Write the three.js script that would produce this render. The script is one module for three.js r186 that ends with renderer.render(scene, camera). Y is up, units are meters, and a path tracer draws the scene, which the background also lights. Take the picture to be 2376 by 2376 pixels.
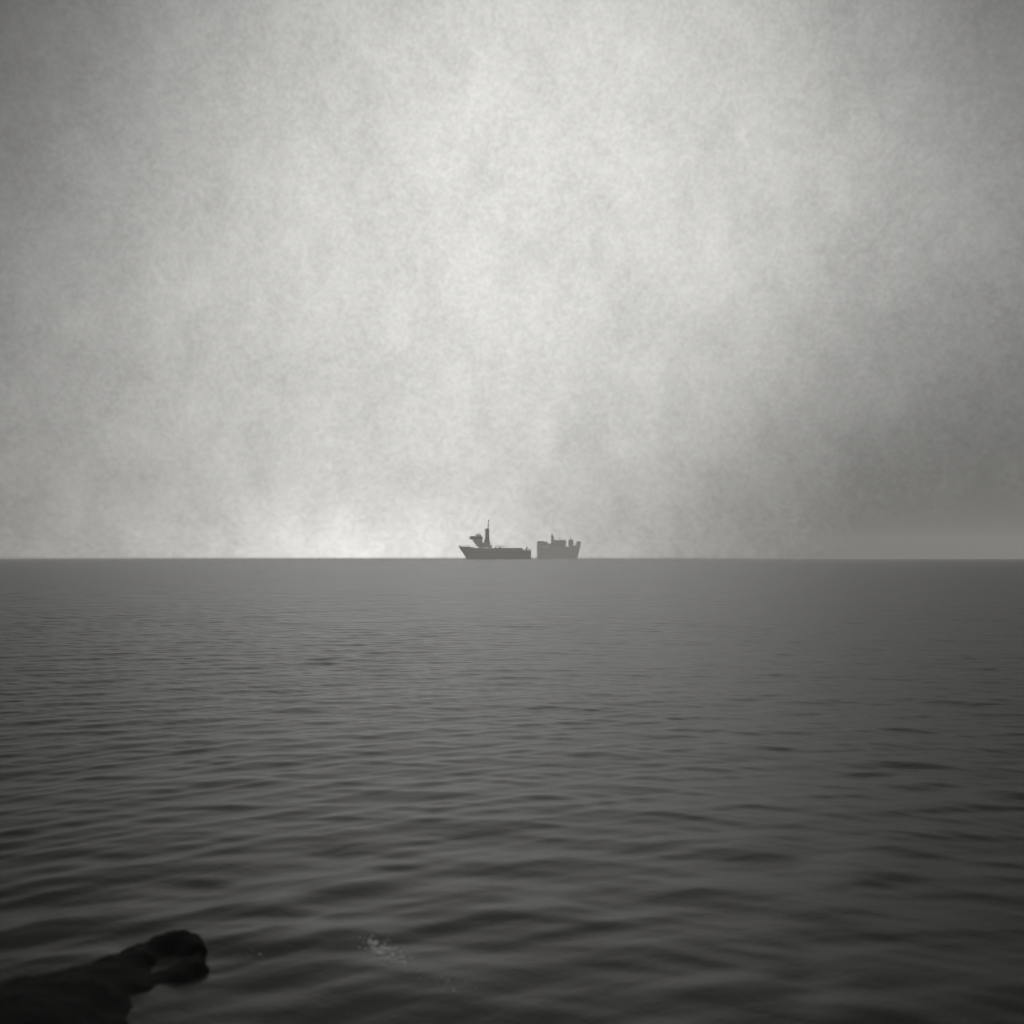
import * as THREE from 'three';
import { mergeGeometries } from 'three/addons/utils/BufferGeometryUtils.js';
import { ImprovedNoise } from 'three/addons/math/ImprovedNoise.js';
import { RoundedBoxGeometry } from 'three/addons/geometries/RoundedBoxGeometry.js';

// ------------------------------------------------------------------ camera
const EYE = 1.75, FOV = 42, PITCH = 1.98 * Math.PI / 180;
const scene = new THREE.Scene();
const camera = new THREE.PerspectiveCamera(FOV, 1, 0.1, 60000);
camera.position.set(0, EYE, 0);
camera.rotation.set(PITCH, 0, 0);
camera.focus = 32; camera.userData.fStop = 2.2;                 // a soft old lens
const renderer = new THREE.WebGLRenderer();
renderer.toneMapping = THREE.LinearToneMapping;
renderer.toneMappingExposure = 1.0;
renderer.shadowMap.enabled = true;

// ------------------------------------------------------------------ seeded random
let seed = 20713;
const rnd = () => { seed = (seed * 1664525 + 1013904223) >>> 0; return seed / 4294967296; };
const DEG = Math.PI / 180, smooth = (a, b, x) => { const t = Math.min(1, Math.max(0, (x - a) / (b - a))); return t * t * (3 - 2 * t); };

// ------------------------------------------------------------------ sky: low sun far behind thick sea mist
const TINT = [1.0, 0.992, 0.962];
const MIST = { density: 0.00037, top: 86.6, reach: 5830, light: 0.205 };   // the layer of sea mist, see scene.fog below
{
  const W = 4096, H = 2048, data = new Float32Array(W * H * 4);
  // lattice noise, quick and seeded
  const N = 64, lat = new Float32Array(N * N * N);
  for (let i = 0; i < lat.length; i++) lat[i] = rnd() * 2 - 1;
  const noise = (x, y, z) => {
    const xi = Math.floor(x), yi = Math.floor(y), zi = Math.floor(z);
    let fx = x - xi, fy = y - yi, fz = z - zi;
    fx = fx * fx * (3 - 2 * fx); fy = fy * fy * (3 - 2 * fy); fz = fz * fz * (3 - 2 * fz);
    const x0 = xi & 63, x1 = (xi + 1) & 63, y0 = (yi & 63) << 6, y1 = ((yi + 1) & 63) << 6, z0 = (zi & 63) << 12, z1 = ((zi + 1) & 63) << 12;
    const a = lat[x0 + y0 + z0], b = lat[x1 + y0 + z0], c = lat[x0 + y1 + z0], d = lat[x1 + y1 + z0];
    const e = lat[x0 + y0 + z1], f = lat[x1 + y0 + z1], g = lat[x0 + y1 + z1], h = lat[x1 + y1 + z1];
    const p = a + (b - a) * fx, q = c + (d - c) * fx, r = e + (f - e) * fx, s = g + (h - g) * fx;
    const t = p + (q - p) * fy, u = r + (s - r) * fy;
    return t + (u - t) * fz;
  };
  for (let j = 0; j < H; j++) {
    const el = ((j + 0.5) / H - 0.5) * Math.PI, ed = el / DEG, cy = Math.sin(el), ce = Math.cos(el);
    for (let i = 0; i < W; i++) {
      const u = (i + 0.5) / W, ang = (u - 0.5) * 2 * Math.PI;
      const k = (j * W + i) * 4;
      let L = 0.3;
      if (ed > -0.5) {
        const cx = Math.cos(ang) * ce, cz = Math.sin(ang) * ce;
        let az = (ang + Math.PI / 2) / DEG; if (az > 180) az -= 360;      // 0 straight ahead, + to the right
        // the glow of the sun through the mist: a tall column, leaning a little to the left towards the horizon
        const a0 = -4.2 + 5.2 * Math.min(1, Math.max(0, ed) / 24);
        const wide = az < a0 ? 11.5 : 9.1 + 4.9 * smooth(1, 13, ed) - 1.6 * smooth(14, 23, ed);
        const d = (az - a0) / (wide - 0.9 * smooth(14, 23, ed)), up = ed > 17 ? (ed - 17) / 9.5 : (17 - ed) / 20;
        const glow = Math.exp(-0.5 * Math.pow(Math.abs(d), 2.1) - 0.5 * up * up);
        const low = Math.exp(-Math.pow((az + 6.5) / 6, 2) - Math.pow(ed / 2.2, 2));     // brighter strip of clear air low on the left
        L = 0.14 - 0.06 * smooth(6, 22, ed) * smooth(10, 22, Math.abs(az)) + 0.08 * smooth(26, 60, Math.abs(az)) + 0.60 * glow + 0.24 * low + 0.55 * smooth(40, 80, ed);
        // mist: broad billows, then finer and finer mottling, drawn out a little upwards
        const y = cy * 0.75;
        const big = noise(cx * 9 + 3, y * 9, cz * 9) * 0.5 + noise(cx * 22, y * 22 + 9, cz * 22) * 0.45 + noise(cx * 33 + cy * 14, y * 30 + 5, cz * 33) * 0.35;
        let m = 0;
        if (ed < 60) m = noise(cx * 48, y * 48, cz * 48 + 5) * 0.6 + noise(cx * 87 + 7, y * 87, cz * 87) * 0.32 + noise(cy * 160 + cx * 30, cx * 160 - cy * 40, cz * 165) * 0.3;
        let f = 0;
        if (ed < 40 && Math.abs(az) < 60) f = rnd() * 2 - 1 + 0.3 * noise((cx + cy) * 330, (cx - cy) * 330, cz * 400);
        L *= 1 + 0.085 * big + 0.105 * m + 0.11 * f;
        // the clear air above the mist layer, which the layer (built as scene.fog) dims and veils again
        const T = Math.exp(-MIST.density * Math.min(MIST.reach / Math.max(0.7, Math.abs(Math.cos(az * DEG))), MIST.top / Math.max(1e-4, Math.sin(Math.max(0, el)))));
        if (ed < 30) L = Math.max(0.35 * L, (L - (1 - T) * MIST.light) / T);
      }
      data[k] = L * TINT[0]; data[k + 1] = L * TINT[1]; data[k + 2] = L * TINT[2]; data[k + 3] = 1;
    }
  }
  const sky = new THREE.DataTexture(data, W, H, THREE.RGBAFormat, THREE.FloatType);
  sky.mapping = THREE.EquirectangularReflectionMapping;
  sky.magFilter = THREE.LinearFilter; sky.minFilter = THREE.LinearFilter; sky.needsUpdate = true;
  scene.background = sky; scene.environment = sky;
}

// ------------------------------------------------------------------ sun, spread wide by the mist
const sun = new THREE.DirectionalLight(new THREE.Color().setRGB(1, 0.99, 0.95), 1.5);
sun.position.set(2, 150, -100); sun.target.position.set(0, 0, 0);
sun.castShadow = true; sun.shadow.radius = 45;
Object.assign(sun.shadow.camera, { left: -40, right: 40, top: 40, bottom: -40, near: 1, far: 400 });
sun.shadow.mapSize.set(2048, 2048);
scene.add(sun, sun.target);

// ------------------------------------------------------------------ sea mist
scene.fog = new THREE.FogExp2(new THREE.Color().setRGB(1, 0.992, 0.962), MIST.density);

// ------------------------------------------------------------------ helpers
const used = new Map();
function numbered(name) { const n = used.get(name) ?? 0; used.set(name, n + 1); return n ? `${name}_${String(n).padStart(3, '0')}` : name; }
function mat(r, g, b, roughness = 0.7, more = {}) { return new THREE.MeshPhysicalMaterial({ color: new THREE.Color().setRGB(r, g, b), roughness, metalness: 0, ...more }); }
function piece(name, geometries, material, parent, label) {
  const list = (Array.isArray(geometries) ? geometries : [geometries]).map((g) => { const q = g.index ? g.toNonIndexed() : g; for (const k of Object.keys(q.attributes)) if (!['position', 'normal', 'uv'].includes(k)) q.deleteAttribute(k); return q; });
  const m = new THREE.Mesh(list.length > 1 ? mergeGeometries(list) : list[0], material);
  m.name = name; m.castShadow = m.receiveShadow = true;
  if (label) m.userData.label = label;
  parent.add(m); return m;
}
const box = (w, h, d, x, y, z, r = 0) => { const g = r ? new RoundedBoxGeometry(w, h, d, 2, r) : new THREE.BoxGeometry(w, h, d); g.translate(x, y, z); return g; };
const tube = (a, b, r0, r1 = r0, n = 8) => {
  const A = new THREE.Vector3(...a), B = new THREE.Vector3(...b), d = B.clone().sub(A), g = new THREE.CylinderGeometry(r1, r0, d.length(), n, 1);
  g.applyQuaternion(new THREE.Quaternion().setFromUnitVectors(new THREE.Vector3(0, 1, 0), d.clone().normalize()));
  return g.translate(...A.add(B).multiplyScalar(0.5).toArray());
};
const slab = (pts, z0, z1, bevel = 0) => {                     // a profile in x, y carried across from z0 to z1
  const s = new THREE.Shape(pts.map((p) => new THREE.Vector2(...p)));
  const g = new THREE.ExtrudeGeometry(s, { depth: z1 - z0 - 2 * bevel, bevelEnabled: bevel > 0, bevelThickness: bevel, bevelSize: bevel, bevelOffset: -bevel, bevelSegments: 2 });
  return g.translate(0, 0, z0 + bevel);
};

// ------------------------------------------------------------------ the sea: one sheet out past the horizon, waves as geometry
const ROCK = { x: -1.95, z: -5.35 };
const waves = [];
for (let i = 0; i < 100; i++) {
  const t = i / 99, lambda = 0.16 * Math.pow(4.4 / 0.16, t) * (0.93 + 0.14 * rnd());
  const k = 2 * Math.PI / lambda, th = 0.06 + (rnd() + rnd() + rnd() - 1.5) * (lambda > 2 ? 0.8 : 1.25);
  const steep = 0.0142 * smooth(0.1, 0.25, lambda) * (1 - 0.85 * smooth(0.45, 1.8, lambda)) * (0.7 + 0.6 * rnd());
  waves.push({ lambda, kx: k * Math.sin(th), kz: k * Math.cos(th), k, a: steep / k, ph: rnd() * 6.283 });
}
const perlin = new ImprovedNoise();
const eddies = [[-0.75, -5.6, 0.55, 0.0055, 15], [-0.2, -5.3, 0.5, 0.004, 13], [-1.15, -7.2, 0.8, 0.011, 9], [1.05, -5.35, 0.5, 0.006, 13], [0.25, -6.7, 0.6, 0.006, 11], [1.9, -7.6, 0.9, 0.007, 9]];
function sea(x, z, spacing) {
  let y = 0, gx = 0, gz = 0;
  const gust = 0.85 + 0.75 * perlin.noise(x * 0.055 + 4.1, 0.5, z * 0.022) + 0.45 * perlin.noise(x * 0.19 + 1.7, 2.5, z * 0.10);
  // shoaling swell near the shore bends the crests
  const bend = 0.55 * perlin.noise(x * 0.22, 7.7, z * 0.22);
  // the crests bow outwards, as waves do that run in on a point of the shore
  const X = x - 0.5, Z = z - 1.5, R = -Math.hypot(Z, 1.35 * X, 0.5), rx = 1.82 * X / R, rz = Z / R;
  for (const w of waves) {
    const res = w.lambda / spacing; if (res < 0.6) continue;
    const g = w.lambda < 3 ? gust : 1, s = smooth(1.6, 4, res) * g, n = smooth(0.6, 1.7, res) * g;
    const p = w.kx * x + w.kz * R + w.ph + bend * (w.lambda > 1 ? 1.5 : 0.8), sp = Math.sin(p);
    const q = p - 0.28 * sp, sn = Math.sin(q), cs = Math.cos(q) * (1 - 0.28 * Math.cos(p));     // steeper on the face that looks to the shore
    y += s * w.a * sn;
    gx += n * w.a * (w.kx + w.kz * rx) * cs; gz += n * w.a * w.kz * rz * cs;
  }
  // swirls that run out from the rock
  const dx = x - ROCK.x, dz = z - ROCK.z, r = Math.hypot(dx * 0.8, dz), fall = Math.exp(-r * 0.55) * smooth(0.2, 0.8, r);
  if (fall > 0.002) {
    const k = 2 * Math.PI / 0.95, ph = k * r + 1.4 * perlin.noise(x * 0.9, 3.1, z * 0.9), A = 0.02 * fall;
    y += A * Math.sin(ph); gx += A * k * Math.cos(ph) * dx * 0.64 / r; gz += A * k * Math.cos(ph) * dz / r;
  }
  // eddies where the backwash meets the incoming swell
  for (const [ex, ez, er, ea, ek] of eddies) {
    const ux = x - ex, uz = z - ez, q = Math.hypot(ux, uz * 0.7) / er; if (q > 2.4) continue;
    const e = Math.exp(-q * q), wob = 1.6 * perlin.noise(x * 1.7, 6.1, z * 1.7), rr = Math.hypot(ux + 0.5, uz * 0.8 + 0.6, 0.05), ph = ek * rr + wob * 1.5;
    y += ea * e * Math.sin(ph); gx += ea * e * ek * Math.cos(ph) * (ux + 0.5) / rr; gz += ea * e * ek * Math.cos(ph) * (uz * 0.8 + 0.6) * 0.8 / rr;
  }
  return [y, gx, gz];
}
// capillary ripples, a few centimetres long, finer than the mesh
const ripples = (() => {
  const N = 1024, d = new Uint8Array(N * N * 4), h = new Float32Array(N * N);
  for (let c = 0; c < 260; c++) {
    const kx = Math.round((rnd() - 0.5) * 130), ky = Math.round((rnd() < 0.5 ? -1 : 1) * (12 + rnd() * 95)), ph = rnd() * 6.283, am = 6 / Math.hypot(kx, ky, 10);
    const sx = [], cx = []; for (let i = 0; i < N; i++) { sx.push(Math.sin(2 * Math.PI * kx * i / N)); cx.push(Math.cos(2 * Math.PI * kx * i / N)); }
    for (let j = 0; j < N; j++) { const p = 2 * Math.PI * ky * j / N + ph, a = Math.sin(p) * am, b = Math.cos(p) * am; for (let i = 0; i < N; i++) h[j * N + i] += a * cx[i] + b * sx[i]; }
  }
  let m = 0; for (const v of h) m = Math.max(m, Math.abs(v));
  for (let i = 0; i < N * N; i++) { d[i * 4] = d[i * 4 + 1] = d[i * 4 + 2] = 127.5 + 127 * h[i] / m; d[i * 4 + 3] = 255; }
  const t = new THREE.DataTexture(d, N, N); t.wrapS = t.wrapT = THREE.RepeatWrapping; t.magFilter = THREE.LinearFilter; t.needsUpdate = true; return t;
})();
{
  const radii = [0.25];
  const px = 2 * Math.tan(FOV * DEG / 2) / 1024;
  while (radii[radii.length - 1] < 5200) {
    const d = radii[radii.length - 1];
    radii.push(d + (d < 3.5 ? 0.06 : Math.min(d < 400 ? 0.0085 * d : 0.02 * d, 1.15 * px * d * d / EYE)));
  }
  const angles = [];
  for (let a = -180; a < 180;) { angles.push(a); const f = Math.abs(a + 1e-6); a += f < 29 ? 0.13 : f < 36 ? 0.4 : 4; if (angles[angles.length - 1] < -36 && a > -36) a = -36; }
  const R = radii.length, C = angles.length, pos = new Float32Array(R * C * 3), nor = new Float32Array(R * C * 3), uv = new Float32Array(R * C * 2), idx = [];
  for (let i = 0; i < R; i++) for (let j = 0; j < C; j++) {
    const d = radii[i], a = angles[j] * DEG, x = d * Math.sin(a), z = -d * Math.cos(a), o = (i * C + j);
    const step = Math.abs(angles[j]) < 29.2 ? Math.max(0.0023 * d, i ? (d - radii[i - 1]) : 0.06) : 0.07 * d;
    const [y, gx, gz] = sea(x, z, step);
    pos.set([x, y, z], o * 3);
    const n = 1 / Math.hypot(gx, 1, gz); nor.set([-gx * n, n, -gz * n], o * 3);
    uv.set([x / 2.2, z / 2.2], o * 2);
    if (i < R - 1) { const jn = (j + 1) % C, p = o, q = i * C + jn, r = (i + 1) * C + j, s = (i + 1) * C + jn; idx.push(p, q, r, q, s, r); }
  }
  const g = new THREE.BufferGeometry();
  g.setAttribute('position', new THREE.BufferAttribute(pos, 3)); g.setAttribute('normal', new THREE.BufferAttribute(nor, 3)); g.setAttribute('uv', new THREE.BufferAttribute(uv, 2)); g.setIndex(idx);
  // the triangles face up
  const m = new THREE.Mesh(g, mat(0.008, 0.008, 0.0078, 0.24, { ior: 1.33, specularIntensity: 0.14, bumpMap: ripples, bumpScale: 0.0016 }));
  m.name = 'sea'; m.receiveShadow = true; m.userData = { kind: 'structure', label: 'dark grey sea with low choppy waves reaching to the misty horizon' };
  scene.add(m);
  console.log('sea', R, C, idx.length / 3);
}

// ------------------------------------------------------------------ hulls
// stations along the length: [x, half-beam at deck, half-beam at waterline, deck height]; the bow is at the low-x end
function hullGeometry(stations, keel = -2, flare = 0.6, steps = 7) {
  const pos = [], idx = [], cols = steps * 2 + 1;
  for (const [x, bd, bw, h, rake = 0] of stations) for (let j = 0; j < cols; j++) {
    const t = Math.abs(j - steps) / steps, s = Math.sign(j - steps);          // 0 keel .. 1 deck edge
    const y = keel + (h - keel) * t, f = Math.min(1, Math.max(0, y / h));
    const b = y < 0 ? bw * Math.pow(Math.max(0, 1 - y / keel), 0.5) : bw + (bd - bw) * Math.pow(f, 1 / flare);
    pos.push(x + rake * (1 - f), y, s * b);
  }
  const n = stations.length;
  for (let i = 0; i < n - 1; i++) for (let j = 0; j < cols - 1; j++) { const a = i * cols + j, b = a + cols; idx.push(a, b, a + 1, b, b + 1, a + 1); }
  for (let i = 0; i < n - 1; i++) { const a = i * cols, b = a + cols; idx.push(a, a + cols - 1, b, b, a + cols - 1, b + cols - 1); }   // deck
  for (const i of [0, n - 1]) for (let j = 0; j < steps; j++) { const a = i * cols + j, b = i * cols + cols - 1 - j; i ? idx.push(a, b, a + 1, b, b - 1, a + 1) : idx.push(a, a + 1, b, b, a + 1, b - 1); }
  const g = new THREE.BufferGeometry(); g.setAttribute('position', new THREE.Float32BufferAttribute(pos, 3)); g.setIndex(idx);
  const q = g.toNonIndexed(); q.computeVertexNormals(); q.setAttribute('uv', new THREE.Float32BufferAttribute(new Float32Array(q.attributes.position.count * 2), 2)); return q;
}
const dark = mat(0.2, 0.2, 0.19, 0.7), darkGrey = mat(0.6, 0.6, 0.58, 0.7), midGrey = mat(0.8, 0.8, 0.78, 0.7), pale = mat(0.55, 0.55, 0.52, 0.6), glass = mat(0.01, 0.01, 0.01, 0.08), steel = mat(0.08, 0.08, 0.077, 0.5, { metalness: 0.2 });
const K = 2 * Math.tan(FOV * DEG / 2) / 2376;                   // metres per source pixel at one metre

// ---------------- the nearer ship: a low working ship, bow to the left
{
  const D = 1450, s = K * D, FAR = 1.6, W = 1298;                          // s: metres per pixel at that distance; W: its waterline
  const X = (p) => (p - 1146) * s, Y = (q) => (W - q) * s;
  const ship = new THREE.Group(); ship.name = numbered('supply_ship');
  ship.position.set((1146 - 1188) * s * FAR, 0, -D * FAR); ship.rotation.y = 0.05; ship.scale.setScalar(FAR);
  ship.userData = { label: 'larger, darker ship on the horizon with tall funnel mast and wheelhouse near its left bow', category: 'ship' };
  scene.add(ship);
  piece('hull', hullGeometry([
    [X(1063.5), 0.5, 0.05, Y(1268), s * 20], [X(1068), 2.6, 0.6, Y(1268.4), s * 17], [X(1075), 4.8, 1.8, Y(1269), s * 11], [X(1085), 6.4, 4.0, Y(1269.6), s * 4], [X(1097), 7.0, 6, Y(1270.2)],
    [X(1100), 7.0, 6.4, Y(1272)], [X(1140), 7.0, 6.8, Y(1272.8)], [X(1185), 7.0, 6.8, Y(1273.2)], [X(1212), 6.8, 6.4, Y(1273)], [X(1213), 6.8, 6.3, Y(1277)], [X(1232), 6.4, 5.4, Y(1277.5)],
  ], -3), darkGrey, ship);
  // rubbing strake along the side and a bulwark rail round the working deck
  for (const z of [-1, 1]) piece('rubbing_strake', box(X(1230) - X(1092), 0.45, 0.5, (X(1230) + X(1092)) / 2, Y(1282), z * 7.0), dark, ship);
  for (const z of [-1, 1]) piece('bulwark_rail', box(X(1211) - X(1141), 0.35, 0.4, (X(1211) + X(1141)) / 2, Y(1272.6), z * 6.7), dark, ship);
  piece('stern_rail', [tube([X(1214), Y(1274.6), -6], [X(1231), Y(1274.8), -6], 0.12), tube([X(1214), Y(1274.6), 6], [X(1231), Y(1274.8), 6], 0.12), tube([X(1231), Y(1274.8), -6], [X(1231), Y(1274.8), 6], 0.12),
    ...[0, 1, 2, 3, 4].flatMap((i) => [-6, 6].map((z) => tube([X(1214.3 + i * 4.1), Y(1277.6), z], [X(1214.3 + i * 4.1), Y(1274.6), z], 0.1)))], steel, ship);
  piece('stern_gantry', [tube([X(1221), Y(1277.3), -5], [X(1223), Y(1270), -4.6], 0.4), tube([X(1221), Y(1277.3), 5], [X(1223), Y(1270), 4.6], 0.4), tube([X(1223), Y(1270), -4.9], [X(1223), Y(1270), 4.9], 0.4)], steel, ship);
  piece('bow_rail', [tube([X(1065), Y(1265.6), -1.2], [X(1092), Y(1267.2), -6.2], 0.1), tube([X(1065), Y(1265.6), 1.2], [X(1092), Y(1267.2), 6.2], 0.1),
    ...[0, 1, 2, 3, 4].flatMap((i) => [-1, 1].map((z) => tube([X(1066 + i * 6), Y(1268.6 + i * 0.25), z * (1.3 + i * 1.1)], [X(1066 + i * 6), Y(1265.7 + i * 0.35), z * (1.3 + i * 1.1)], 0.09)))], steel, ship);
  // deckhouse: two pale storeys, the front edge climbing towards the flared wheelhouse
  const house = piece('deckhouse', slab([[X(1112), Y(1272)], [X(1141), Y(1272)], [X(1141), Y(1266)], [X(1137), Y(1266)], [X(1137), Y(1259.5)], [X(1101), Y(1259.5)], [X(1105), Y(1266)]], -5.2, 5.2, 0.15), midGrey, ship);
  for (let i = 0; i < 4; i++) for (const z of [-1, 1]) piece('porthole', new THREE.CylinderGeometry(0.45, 0.45, 0.2, 14).rotateX(Math.PI / 2).translate(X(1115 + i * 6), Y(1263), z * 5.22), glass, house);
  const bridge = piece('wheelhouse', slab([[X(1100), Y(1259.4)], [X(1119), Y(1259.4)], [X(1119), Y(1246)], [X(1091), Y(1246)], [X(1089.5), Y(1248.2)], [X(1096), Y(1252.5)]], -5.6, 5.6, 0.15), midGrey, ship);
  piece('window_band', slab([[X(1090.2), Y(1252)], [X(1119.5), Y(1252)], [X(1119.5), Y(1247)], [X(1090.6), Y(1247)], [X(1089.1), Y(1248.6)]], -5.75, 5.75), glass, bridge);
  piece('wheelhouse_roof', box(X(1120) - X(1088.8), 0.5, 12.4, (X(1120) + X(1088.8)) / 2, Y(1245.3), 0, 0.12), darkGrey, bridge);
  piece('upper_platform', [box(X(1116) - X(1104), 1.9, 7, (X(1116) + X(1104)) / 2, Y(1242.6), 0, 0.12), tube([X(1110), Y(1241), 0], [X(1110), Y(1236.5), 0], 0.22, 0.12)], midGrey, bridge);
  piece('radar_bar', box(3.4, 0.35, 0.5, X(1110), Y(1238), 0), pale, bridge);
  // funnel block and the tall mast on it
  const funnel = piece('funnel', slab([[X(1121), Y(1266)], [X(1137), Y(1266)], [X(1135.6), Y(1257)], [X(1135.2), Y(1228)], [X(1132), Y(1226.4)], [X(1126), Y(1227.6)], [X(1125.4), Y(1250)], [X(1123), Y(1258)]], -2.0, 2.0, 0.3), dark, ship);
  piece('funnel_cap', box(X(1136) - X(1125), 0.5, 4.5, (X(1136) + X(1125)) / 2, Y(1229.5), 0, 0.1), darkGrey, funnel);
  const mast = piece('mast', tube([X(1132.5), Y(1228), 0], [X(1134), Y(1208.5), 0], 0.55, 0.3), dark, ship);
  piece('crosstree', [box(0.35, 0.3, 6.5, X(1133.3), Y(1216), 0), box(2.4, 0.3, 0.5, X(1133), Y(1220), 0)], dark, mast);
  piece('radar_dome', new THREE.SphereGeometry(0.75, 14, 10).translate(X(1134.1), Y(1208.3), 0), midGrey, mast);
  piece('deck_crane', [tube([X(1150), Y(1273), 3], [X(1150), Y(1267), 3], 0.5), tube([X(1150), Y(1267.4), 3], [X(1176), Y(1269.5), 3], 0.35, 0.22)], steel, ship);
  piece('winch', [new THREE.CylinderGeometry(1.1, 1.1, 4, 16).rotateX(Math.PI / 2).translate(X(1160), Y(1271.6), -1), box(2.6, 1.1, 5, X(1160), Y(1272.8), -1)], steel, ship);
}

// ---------------- the farther ship: pale hull, dark boxy upper works, bow to the right
{
  const D = 2850, s = K * D, FAR = 1.6, W = 1296.8;
  const X = (p) => (1296 - p) * s, Y = (q) => (W - q) * s;       // mirrored: it is turned about, so that local low x is its bow
  const ship = new THREE.Group(); ship.name = numbered('cargo_ship');
  ship.position.set((1296 - 1188) * s * FAR, 0, -D * FAR); ship.rotation.y = Math.PI - 0.08; ship.scale.setScalar(FAR);
  ship.userData = { label: 'fainter grey ship with boxy upper works and short funnel, the farther one on the right', category: 'ship' };
  scene.add(ship);
  piece('hull', hullGeometry([
    [X(1347.5), 0.6, 0.1, Y(1264), s * 8], [X(1342), 4, 1.2, Y(1265), s * 5], [X(1334), 7, 4.2, Y(1266.5), s * 2], [X(1322), 8.4, 7.6, Y(1268.5)], [X(1290), 8.6, 8.2, Y(1269)], [X(1262), 8.6, 8, Y(1268.5)], [X(1246), 8, 6.6, Y(1267.5)],
  ], -4), mat(0.82, 0.82, 0.8, 0.7), ship);
  for (const z of [-1, 1]) piece('rubbing_strake', box(X(1250) - X(1330), 0.6, 0.5, (X(1250) + X(1330)) / 2, Y(1276), z * 8.6), darkGrey, ship);
  piece('forecastle', slab([[X(1347.4), Y(1257)], [X(1337.5), Y(1256.5)], [X(1337), Y(1266.5)], [X(1346.4), Y(1265.5)]], -3.4, 3.4, 0.3), darkGrey, ship);
  piece('aft_house', [box(X(1246.5) - X(1271), Y(1257.6) - Y(1268), 15.4, (X(1246.5) + X(1271)) / 2, (Y(1257.6) + Y(1268)) / 2, 0, 0.3), box(X(1247.5) - X(1262), s * 1.4, 12, (X(1247.5) + X(1262)) / 2, Y(1257), 0, 0.2)], dark, ship);
  const mid = piece('midship_house', box(X(1280) - X(1313), Y(1254) - Y(1269), 15.8, (X(1280) + X(1313)) / 2, (Y(1254) + Y(1269)) / 2, 0, 0.3), dark, ship);
  piece('window_band', box(X(1283) - X(1311), s * 2, 16, (X(1283) + X(1311)) / 2, Y(1257.5), 0), glass, mid);
  piece('low_house', box(X(1271.2) - X(1279.8), Y(1262) - Y(1268.6), 14.4, (X(1271.2) + X(1279.8)) / 2, (Y(1262) + Y(1268.6)) / 2, 0, 0.3), darkGrey, ship);
  const fun = piece('funnel', [slab([[X(1287), Y(1254.3)], [X(1278.6), Y(1262)], [X(1279), Y(1241)], [X(1284), Y(1242.4)], [X(1285), Y(1250)]].reverse(), -2.2, 2.2, 0.3)], dark, ship);
  piece('funnel_cap', tube([X(1281), Y(1241.6), 0], [X(1281), Y(1237.5), 0], 0.6, 0.4), dark, fun);
  piece('derrick', [tube([X(1299), Y(1254.3), 0], [X(1299), Y(1248.5), 0], 0.45, 0.3), tube([X(1299), Y(1250), 0], [X(1310), Y(1251.5), 0], 0.28, 0.2)], darkGrey, ship);
  for (const z of [-3.2, 3.2]) piece('bow_rail', [...[0, 1, 2].map((i) => tube([X(1331 + i * 2.6), Y(1266.5), z], [X(1331 + i * 2.6), Y(1262.5), z], 0.22)), tube([X(1330.5), Y(1262.5), z], [X(1337), Y(1262), z], 0.2)], darkGrey, ship);
  piece('forward_house', [box(X(1319) - X(1330), Y(1253) - Y(1268), 12, (X(1319) + X(1330)) / 2, (Y(1253) + Y(1268)) / 2, 0, 0.3)], dark, ship);
  piece('mast', [tube([X(1324), Y(1253.2), 0], [X(1323.5), Y(1246), 0], 0.7, 0.45), box(0.5, 0.5, 5, X(1323.6), Y(1248.4), 0)], dark, ship);
}

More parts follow.
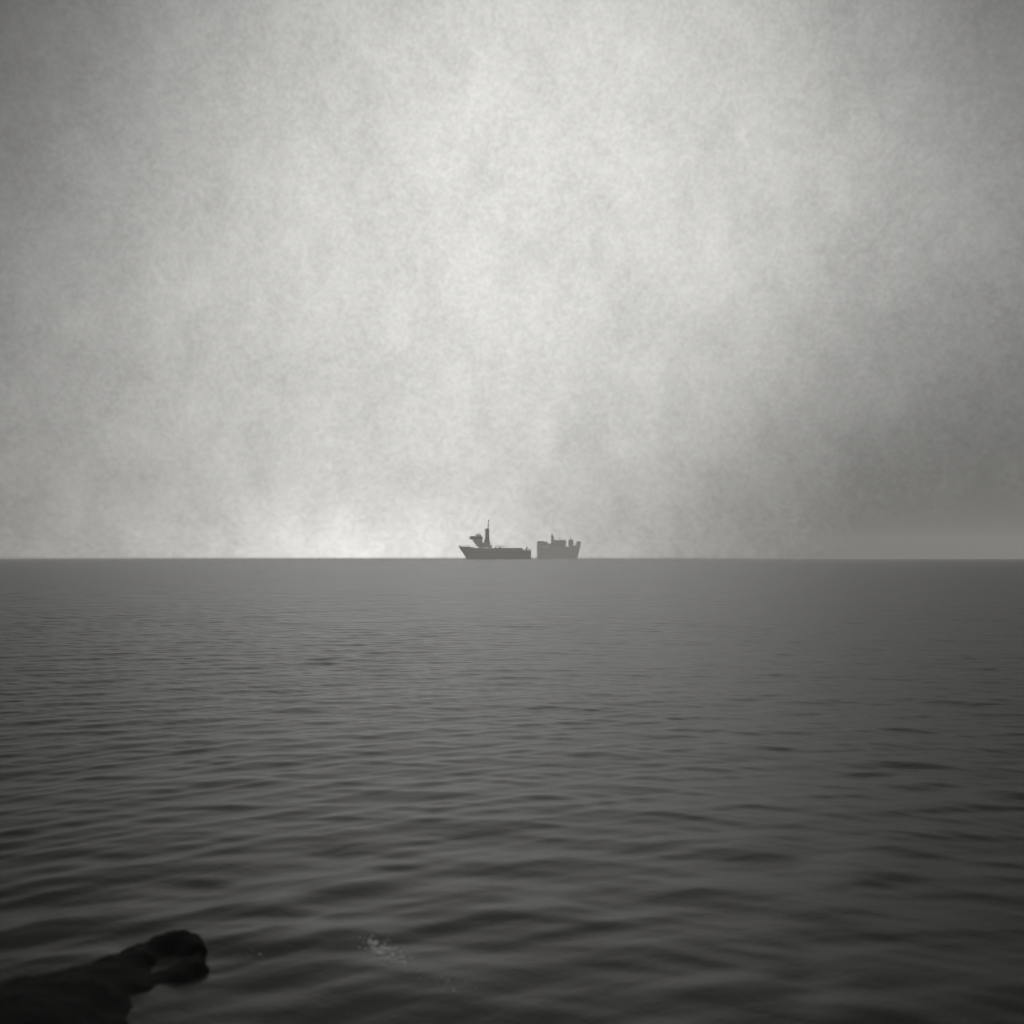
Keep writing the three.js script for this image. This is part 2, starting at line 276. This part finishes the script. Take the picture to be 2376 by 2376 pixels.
// ------------------------------------------------------------------ the rock at the water's edge
function ground(p, q, y = 0) {                                  // the point of the level y that the photograph shows at that place
  const v = new THREE.Vector3((p - 1188) * K, (1188 - q) * K, -1).applyEuler(camera.rotation), t = (y - EYE) / v.y;
  return [v.x * t, v.z * t];
}
{
  const lumps = [[10, 2385, .34, .10], [110, 2318, .26, .085], [200, 2266, .21, .075], [285, 2232, .16, .062], [335, 2206, .13, .055], [382, 2188, .10, .056], [425, 2186, .085, .056], [452, 2200, .075, .048], [470, 2220, .065, .042], [466, 2238, .06, .034], [445, 2252, .07, .022], [415, 2262, .08, .02], [165, 2345, .27, .05], [325, 2272, .10, .03], [365, 2234, .07, .022], [-90, 2400, .5, .13]]
    .map(([p, q, r, h]) => { const [x, z] = ground(p, q, h * 0.6); return [x, z, r, h]; });
  const x0 = -4.4, x1 = -1.0, z0 = -6.9, z1 = -3.6, NX = 200, NZ = 190, pos = [], uv = [], idx = [];
  for (let j = 0; j <= NZ; j++) for (let i = 0; i <= NX; i++) {
    let x = x0 + (x1 - x0) * i / NX, z = z0 + (z1 - z0) * j / NZ, sum = 0;
    const wx = x + 0.07 * perlin.noise(x * 3, 1.2, z * 3) + 0.02 * perlin.noise(x * 11, 4.2, z * 11), wz = z + 0.07 * perlin.noise(x * 3, 8.2, z * 3);
    for (const [cx, cz, r, h] of lumps) { const d = Math.hypot(wx - cx, wz - cz) / r; sum += Math.exp(9 * ((h + 0.12) * Math.exp(-d * d * 0.8))) - 1; }
    let y = Math.log(1 + sum) / 9 - 0.135;
    y += 0.016 * perlin.noise(x * 8, 2, z * 8) - 0.014 * Math.abs(perlin.noise(x * 17, 5, z * 17)) + 0.008 * perlin.noise(x * 39, 9, z * 39) + 0.005 * perlin.noise(x * 85, 1, z * 85);
    const edge = Math.min(i, NX - i, j, NZ - j) / 8; if (edge < 1) y = Math.min(y, -0.4 + 0.3 * edge);
    pos.push(x, y, z); uv.push(x, z);
    if (i < NX && j < NZ) { const a = j * (NX + 1) + i, b = a + NX + 1; idx.push(a, b, a + 1, b, b + 1, a + 1); }
  }
  const g = new THREE.BufferGeometry(); g.setAttribute('position', new THREE.Float32BufferAttribute(pos, 3)); g.setAttribute('uv', new THREE.Float32BufferAttribute(uv, 2)); g.setIndex(idx); g.computeVertexNormals();
  const m = new THREE.Mesh(g, mat(0.0035, 0.0035, 0.0034, 0.8, { specularIntensity: 0.06 })); m.name = numbered('shore_rock'); m.castShadow = m.receiveShadow = true;
  m.userData = { label: 'black wet rock with a hooked end breaking the water in the bottom left corner', category: 'rock' };
  scene.add(m);
}

// ------------------------------------------------------------------ foam where a small wave breaks
{
  const parts = [];
  const lace = (spots, count) => {                              // ragged strings of small bubbles along a drifting line
    for (let k = 0; k < count; k++) {
      const i = Math.floor(rnd() * (spots.length - 1)), t = rnd(), A = spots[i], B = spots[i + 1];
      const [ax, az] = ground(A[0], A[1]), [bx, bz] = ground(B[0], B[1]);
      let x = ax + (bx - ax) * t, z = az + (bz - az) * t;
      const r = 0.012 + 0.075 * rnd() * rnd(), a = rnd() * 6.283; x += r * Math.cos(a) * 1.2; z += r * Math.sin(a) * 1.9;
      if (perlin.noise(x * 34, 3.3, z * 34) + 0.5 * perlin.noise(x * 80, 1.3, z * 80) < -0.02) continue;      // holes in the lace
      const c = 0.0012 + 0.0042 * rnd() * rnd(), g = new THREE.IcosahedronGeometry(c, 0); g.scale(1 + rnd(), 0.8, 1 + rnd()); g.rotateY(rnd() * 6); g.translate(x, sea(x, z, 0.02)[0] + c * 0.2, z); parts.push(g);
    }
  };
  lace([[866, 2186], [876, 2200], [896, 2212], [915, 2224], [930, 2236]], 1500);
  lace([[944, 2246], [1000, 2268], [1040, 2288], [1066, 2300]], 70);
  lace([[575, 2206], [590, 2222], [600, 2236]], 14);
  const m = piece(numbered('sea_foam'), parts, mat(0.26, 0.26, 0.25, 0.8), scene);
  m.userData = { label: 'small faint wisp of pale foam on the dark water near the bottom edge', kind: 'stuff' };
}

renderer.render(scene, camera);
